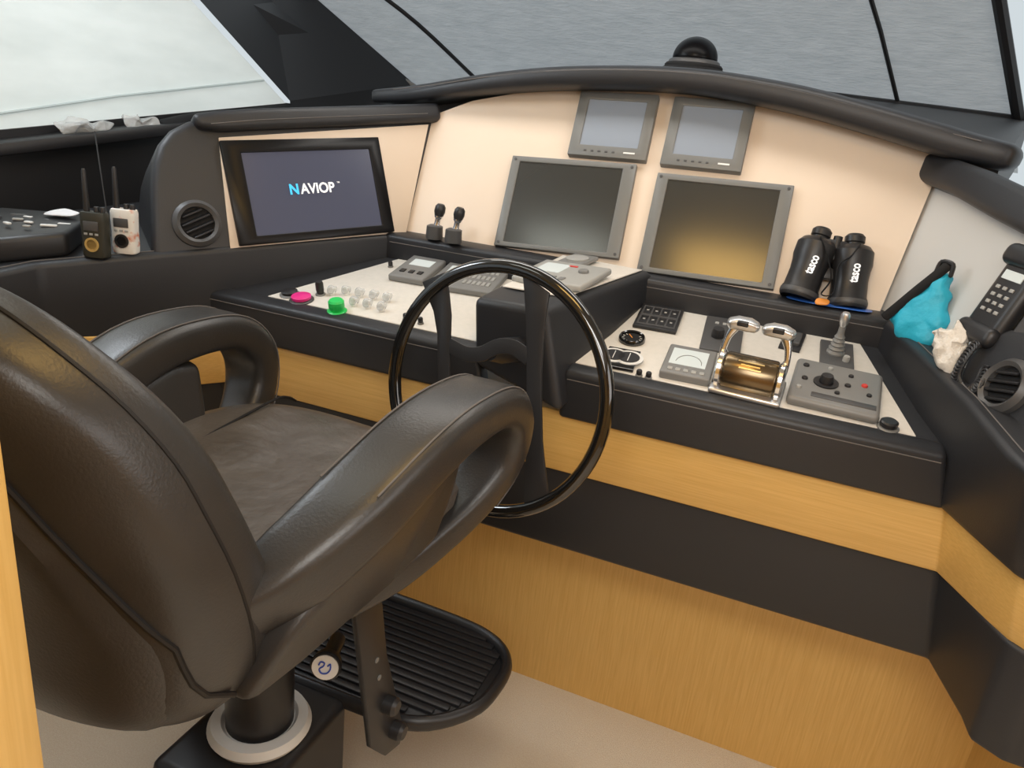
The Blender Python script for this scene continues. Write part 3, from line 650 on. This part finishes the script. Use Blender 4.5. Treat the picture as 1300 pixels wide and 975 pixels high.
b=nb(); tube(b,cat([V((-.042,-.040,.14)),V((-.02,-.048,.10)),V((.0,-.046,.05)),V((-.012,-.046,.012)),V((.012,-.046,.02)),V((.008,-.046,.08)),V((.03,-.047,.11)),V((.043,-.040,.14))],6),[(.005,.0015)]*43,8,rnd=True); obj('strap',b,'blackm',t,local=True)
b=nb(); g0=V((bo.x,1.84,-.311)); pillow(b,[g0+V(p) for p in [(-.07,-.02,0),(.0,-.03,0),(.095,-.028,0),(.10,.02,0),(0,.028,0),(-.07,.02,0)]],(0,0,1),.002,.0015); tag(obj('wrapper',b,'bluep'),'flat blue wrapper lying under the binoculars','wrapper')
b=nb(); g1=g0+V((.0,-.034,.006)); pillow(b,[g1+V(p) for p in [(-.012,-.003,-.004),(.012,-.003,-.002),(.013,.003,.008),(-.012,.003,.008)]],(0,-1,.2),.003,.002); tag(obj('sweet_wrapper',b,'orange'),'small orange wrapper in front of the binoculars','wrapper')
# ================================================================ DOME
do=atY(879,93,2.2); t=thing('dome_camera','glossy black dome camera standing on top of the dashboard','camera',do)
b=nb(); lathe(b,[(0,-.03),(.085,-.03),(.088,.0),(.086,.008),(.078,.012),(.078,.017),(.074,.022),(0,.022)],None,44); obj('base',b,'blackm',t,local=True)
b=nb(); lathe(b,[(0,.022),(.070,.022),(.068,.029),(.062,.033),(0,.033)],None,40); obj('ring',b,'bezel2',t,local=True)
b=nb(); bmesh.ops.create_uvsphere(b,u_segments=40,v_segments=24,radius=1)
for v_ in b.verts: v_.co=V((v_.co.x*.060,v_.co.y*.060,.036+v_.co.z*(.055 if v_.co.z>0 else .012)))
obj('dome',b,'domeg',t,local=True,ang=80)
# ================================================================ RIGHT SIDE ITEMS
def at_led(u,v): 
    r=ray(u,v); k=-.5145/(r.z-.108*r.y); return r*k
bp=at_led(1170,432)
nn=V((-.55,-.8,.25)).normalized()
def BP(u,v,o=0): return onp(u,v,bp+nn*o,nn)
t=thing('dry_bag','cyan blue dry bag with black roll top on the right ledge','bag',bp)
Q=[(1128,404),(1146,390),(1172,368),(1200,346),(1208,352),(1207,380),(1204,408),(1198,430),(1184,441),(1160,439),(1142,429),(1133,417)]
Q2=[]
for i in range(len(Q)):
    a,c=Q[i],Q[(i+1)%len(Q)]
    for k in range(4): Q2.append((a[0]+(c[0]-a[0])*k/4,a[1]+(c[1]-a[1])*k/4))
b=nb(); pillow(b,[BP(*p) for p in Q2],nn,.024,.010,34,sm=1); obj('bag_body',b,'blue',t,ang=80)
b=nb(); tube(b,[BP(1124,402,.018),BP(1165,368,.022),BP(1203,338,.016)],[(.005,.010)]*3,10,rnd=True); obj('roll_top',b,'blackm',t)
b=nb(); tube(b,cat([BP(1188,346,.014),BP(1196,332,.018),BP(1210,336,.018),BP(1207,350,.014)],4),.0045,8,rnd=True); obj('buckle',b,'black',t)
pp_=at_led(1206,472)
def PP(u,v,o=0): return onp(u,v,pp_+nn*o,nn)
b=nb(); pillow(b,[PP(*p) for p in [(1182,430),(1194,414),(1206,420),(1218,412),(1228,432),(1222,456),(1210,476),(1192,464)]],nn,.016,.010,60); tag(obj('snack_pouch',b,'pouch'),'crumpled cream pouch beside the blue dry bag','pouch')
Mx,w,h=rect([(1274,310),(1320,330),(1284,448),(1236,430)],B0+nR*.03,nR)
t=thing('phone_handset','black corded phone handset with keypad on the right side panel','phone',Mx)
b=nb(); box(b,(0,0,-.004),(w*.9,h*1.02,.035),.016,5); box(b,(0,h*.40,.010),(w*1.05,h*.22,.034),.016,5); box(b,(0,-h*.40,.008),(w*1.0,h*.2,.030),.014,5); obj('body',b,'black',t,local=True)
lbox('display','lcd',t,(0,h*.2,.0145),(w*.5,h*.09,.002),0)
for i in range(3):
    for j in range(4): lbox('key','lgrey',t,(w*(-.18+.18*i),h*(.07-.08*j),.0145),(w*.10,h*.035,.003),.001)
b=nb(); box(b,(w*1.0,-h*.05,-.012),(w*.8,h*.9,.03),.008,3); obj('cradle',b,'bezel2',t,local=True)
pc=cat([PR(1250,432,.035),PR(1236,440,.05),PR(1222,458,.055),PR(1214,478,.05),PR(1222,496,.045),PR(1240,490,.05),PR(1250,470,.045)],30)
b=nb(); hel=[]
for i,p in enumerate(pc):
    a=i*1.05; hel.append(p+uR*math.cos(a)*.009+eR*math.sin(a)*.009)
tube(b,cat(hel,2),.0026,6); obj('coiled_cord',b,'black',t)
# ================================================================ LEFT LEDGE ITEMS
GR='handheld radios on the left ledge'
def radio(u,v,m,label,sc,face):
    o=at_led(u,v); Mr2=frame(o,(0,0,1),(1,.35,0))
    t=thing('handheld_radio',label,'radio',Mr2,GR)
    b=nb()
    def rg(z,k,kd=1): return [p for p in sup(0,0,.030*sc*k,.018*sc*kd,z*sc,28,4)]
    loft(b,[rg(0,.86,.9),rg(.003,.95),rg(.02,1),rg(.055,.97),(rg(.085,1.02)),rg(.100,1.02),rg(.107,.95,.9),rg(.108,.85,.8)])
    obj('body',b,m,t,local=True)
    b=nb(); lathe(b,[(0,.10*sc),(.0075*sc,.10*sc),(.007*sc,.14*sc),(.005*sc,.20*sc),(.0035*sc,.205*sc),(0,.205*sc)],Matrix.Translation((-.018*sc,0,0)),16); obj('antenna',b,'black',t,local=True)
    for x in (.006,.021): lcyl('control_knob','black',t,(x*sc,0,.106*sc),.0065*sc,.014*sc,16)
    b=nb(); box(b,(0,-.019*sc,.076*sc),(.036*sc,.003,.022*sc),.002); obj('display',b,face,t,local=True)
    b=nb(); lathe(b,[(.012*sc,0),(.017*sc,0),(.017*sc,.003),(.012*sc,.003),(.012*sc,0)],Matrix.Translation((0,-.0185*sc,.032*sc))@Matrix.Rotation(math.pi/2,4,'X'),24); obj('speaker_ring',b,'amber' if m=='olive' else 'black',t,local=True)
    for i in range(3): 
        b=nb(); box(b,((-.013+.013*i)*sc,-.0195*sc,.057*sc),(.008*sc,.002,.005*sc),.0005); obj('key',b,'lgrey',t,local=True)
radio(124,326,'olive','dark handheld radio with amber ring on left ledge',.94,'bezel2')
radio(161,321,'camo','white and red mottled handheld radio on left ledge',.94,'bezel2')
P=[at_led(*p) for p in ((-30,338),(88,326),(120,300),(0,290))]
b=nb(); prism(b,P,[p+V((0,0,.055)) for p in P],.012,3); t=thing('equipment_case','low black equipment case with clutter on top at far left','case',sum(P,V())/4)
obj('case_body',b,'black',t)
c0=sum(P,V())/4+V((0,0,.057))
for i in range(12):
    p=c0+V((-.10+.05*(i%4)+random.uniform(-.01,.01),-.06+.045*(i//4)+random.uniform(-.01,.01),0)); b=nb(); box(b,(0,0,0),(random.uniform(.015,.035),.010,.005),.002,Mx=Matrix.Translation(p)@Matrix.Rotation(random.uniform(-.4,.9),4,'Z')); obj('switch_label',b,random.choice(['white','lgrey','bezel2']),t)
b=nb(); pillow(b,[c0+V(p) for p in [(-.03,.05,.01),(.03,.055,.012),(.045,.085,.02),(-.02,.09,.02)]],(0,0,1),.004,.004); tag(obj('folded_leaflet',b,'paper'),'small folded white leaflet lying on the black equipment case','leaflet')
b=nb(); tube(b,[at_led(140,300),at_led(140,300)+V((-.12,.08,.24))],.0018,6); tag(obj('whip_antenna',b,'black'),'thin black whip antenna leaning behind the radios','antenna')
for (u,v,w_,lb) in ((108,165,.085,'crumpled clear plastic bag on the sill, left one'),(180,160,.06,'crumpled clear plastic bag on the sill, right one beside the black roll')):
    b=nb(); c=S(u,v+8,.045); O=[c+sd*math.cos(a)*w_+V((0,0,.025+math.sin(a)*.022)) for a in [k*math.pi/5 for k in range(10)]]
    pillow(b,O,sn,.025,.022,30); tag(obj('plastic_bag',b,'clear'),lb,'plastic bag','plastic bags on the sill')
b=nb(); tube(b,cat([S(210,158,.05),S(250,150,.05),S(300,146,.05),S(365,139,.05)],4),[(.03,.018)]*13,12,rnd=True); tag(obj('rolled_cover',b,'blackm'),'black rolled cover lying along the left window sill','cover')
# ================================================================ LIGHTS
def area(n,loc,rot,sx,sy,e,col):
    l=bpy.data.lights.new(n,'AREA'); l.shape='RECTANGLE'; l.size=sx; l.size_y=sy; l.energy=e; l.color=col
    o=bpy.data.objects.new(n,l); C.objects.link(o); o.location=loc; o.rotation_euler=rot
area('ceiling_lamp',(-.3,.0,.64),(math.radians(22),0,0),1.8,.7,44,(1,.975,.93))
area('ceiling_lamp_rear',(-.2,-1.0,.64),(math.radians(25),0,0),1.6,.8,36,(1,.965,.91))
area('ceiling_lamp_front',(-.5,1.75,.62),(math.radians(-12),0,0),1.6,.25,8,(1,.96,.9))
area('warm_reflection_fill',(-.28,.80,.645),(0,0,0),.40,.30,3.6,(1,.60,.16))  # added lamp, gives the right large monitor its golden reflection
area('soft_reflection_fill',(-.98,.80,.645),(0,0,0),.40,.20,1.2,(.95,1,.9))  # added lamp, mirrored as a soft pale gradient in the left large monitor
area('right_fill_light',(1.5,.5,.1),(0,math.radians(80),0),.8,1.4,10,(.95,.97,1))  # added fill from the right, no window behind it
d=V((.75,.6,-.45)).to_track_quat('-Z','Y').to_euler()
area('left_window_light',(-1.75,1.1,.58),d,.5,.4,10,(.85,.93,1))
w=bpy.data.worlds.new('w'); bpy.context.scene.world=w; w.use_nodes=True
w.node_tree.nodes['Background'].inputs[0].default_value=(.80,.88,.92,1); w.node_tree.nodes['Background'].inputs[1].default_value=.8
cd=bpy.data.cameras.new('cam'); cd.sensor_width=36; cd.lens=F/1300*36; cd.clip_start=.02
co=bpy.data.objects.new('camera',cd); C.objects.link(co); co.matrix_world=R.to_4x4(); bpy.context.scene.camera=co
for o in list(C.objects):
    if o.parent is None:
        if o.type=='MESH':
            vs=[v.co for v in o.data.vertices]
            c=V(((min(v.x for v in vs)+max(v.x for v in vs))/2,(min(v.y for v in vs)+max(v.y for v in vs))/2,min(v.z for v in vs)))
            o.data.transform(Matrix.Translation(-c)); o.location=c
        o.location.z+=1.5
try:
    bpy.context.scene.view_settings.view_transform='Standard'
except Exception: pass
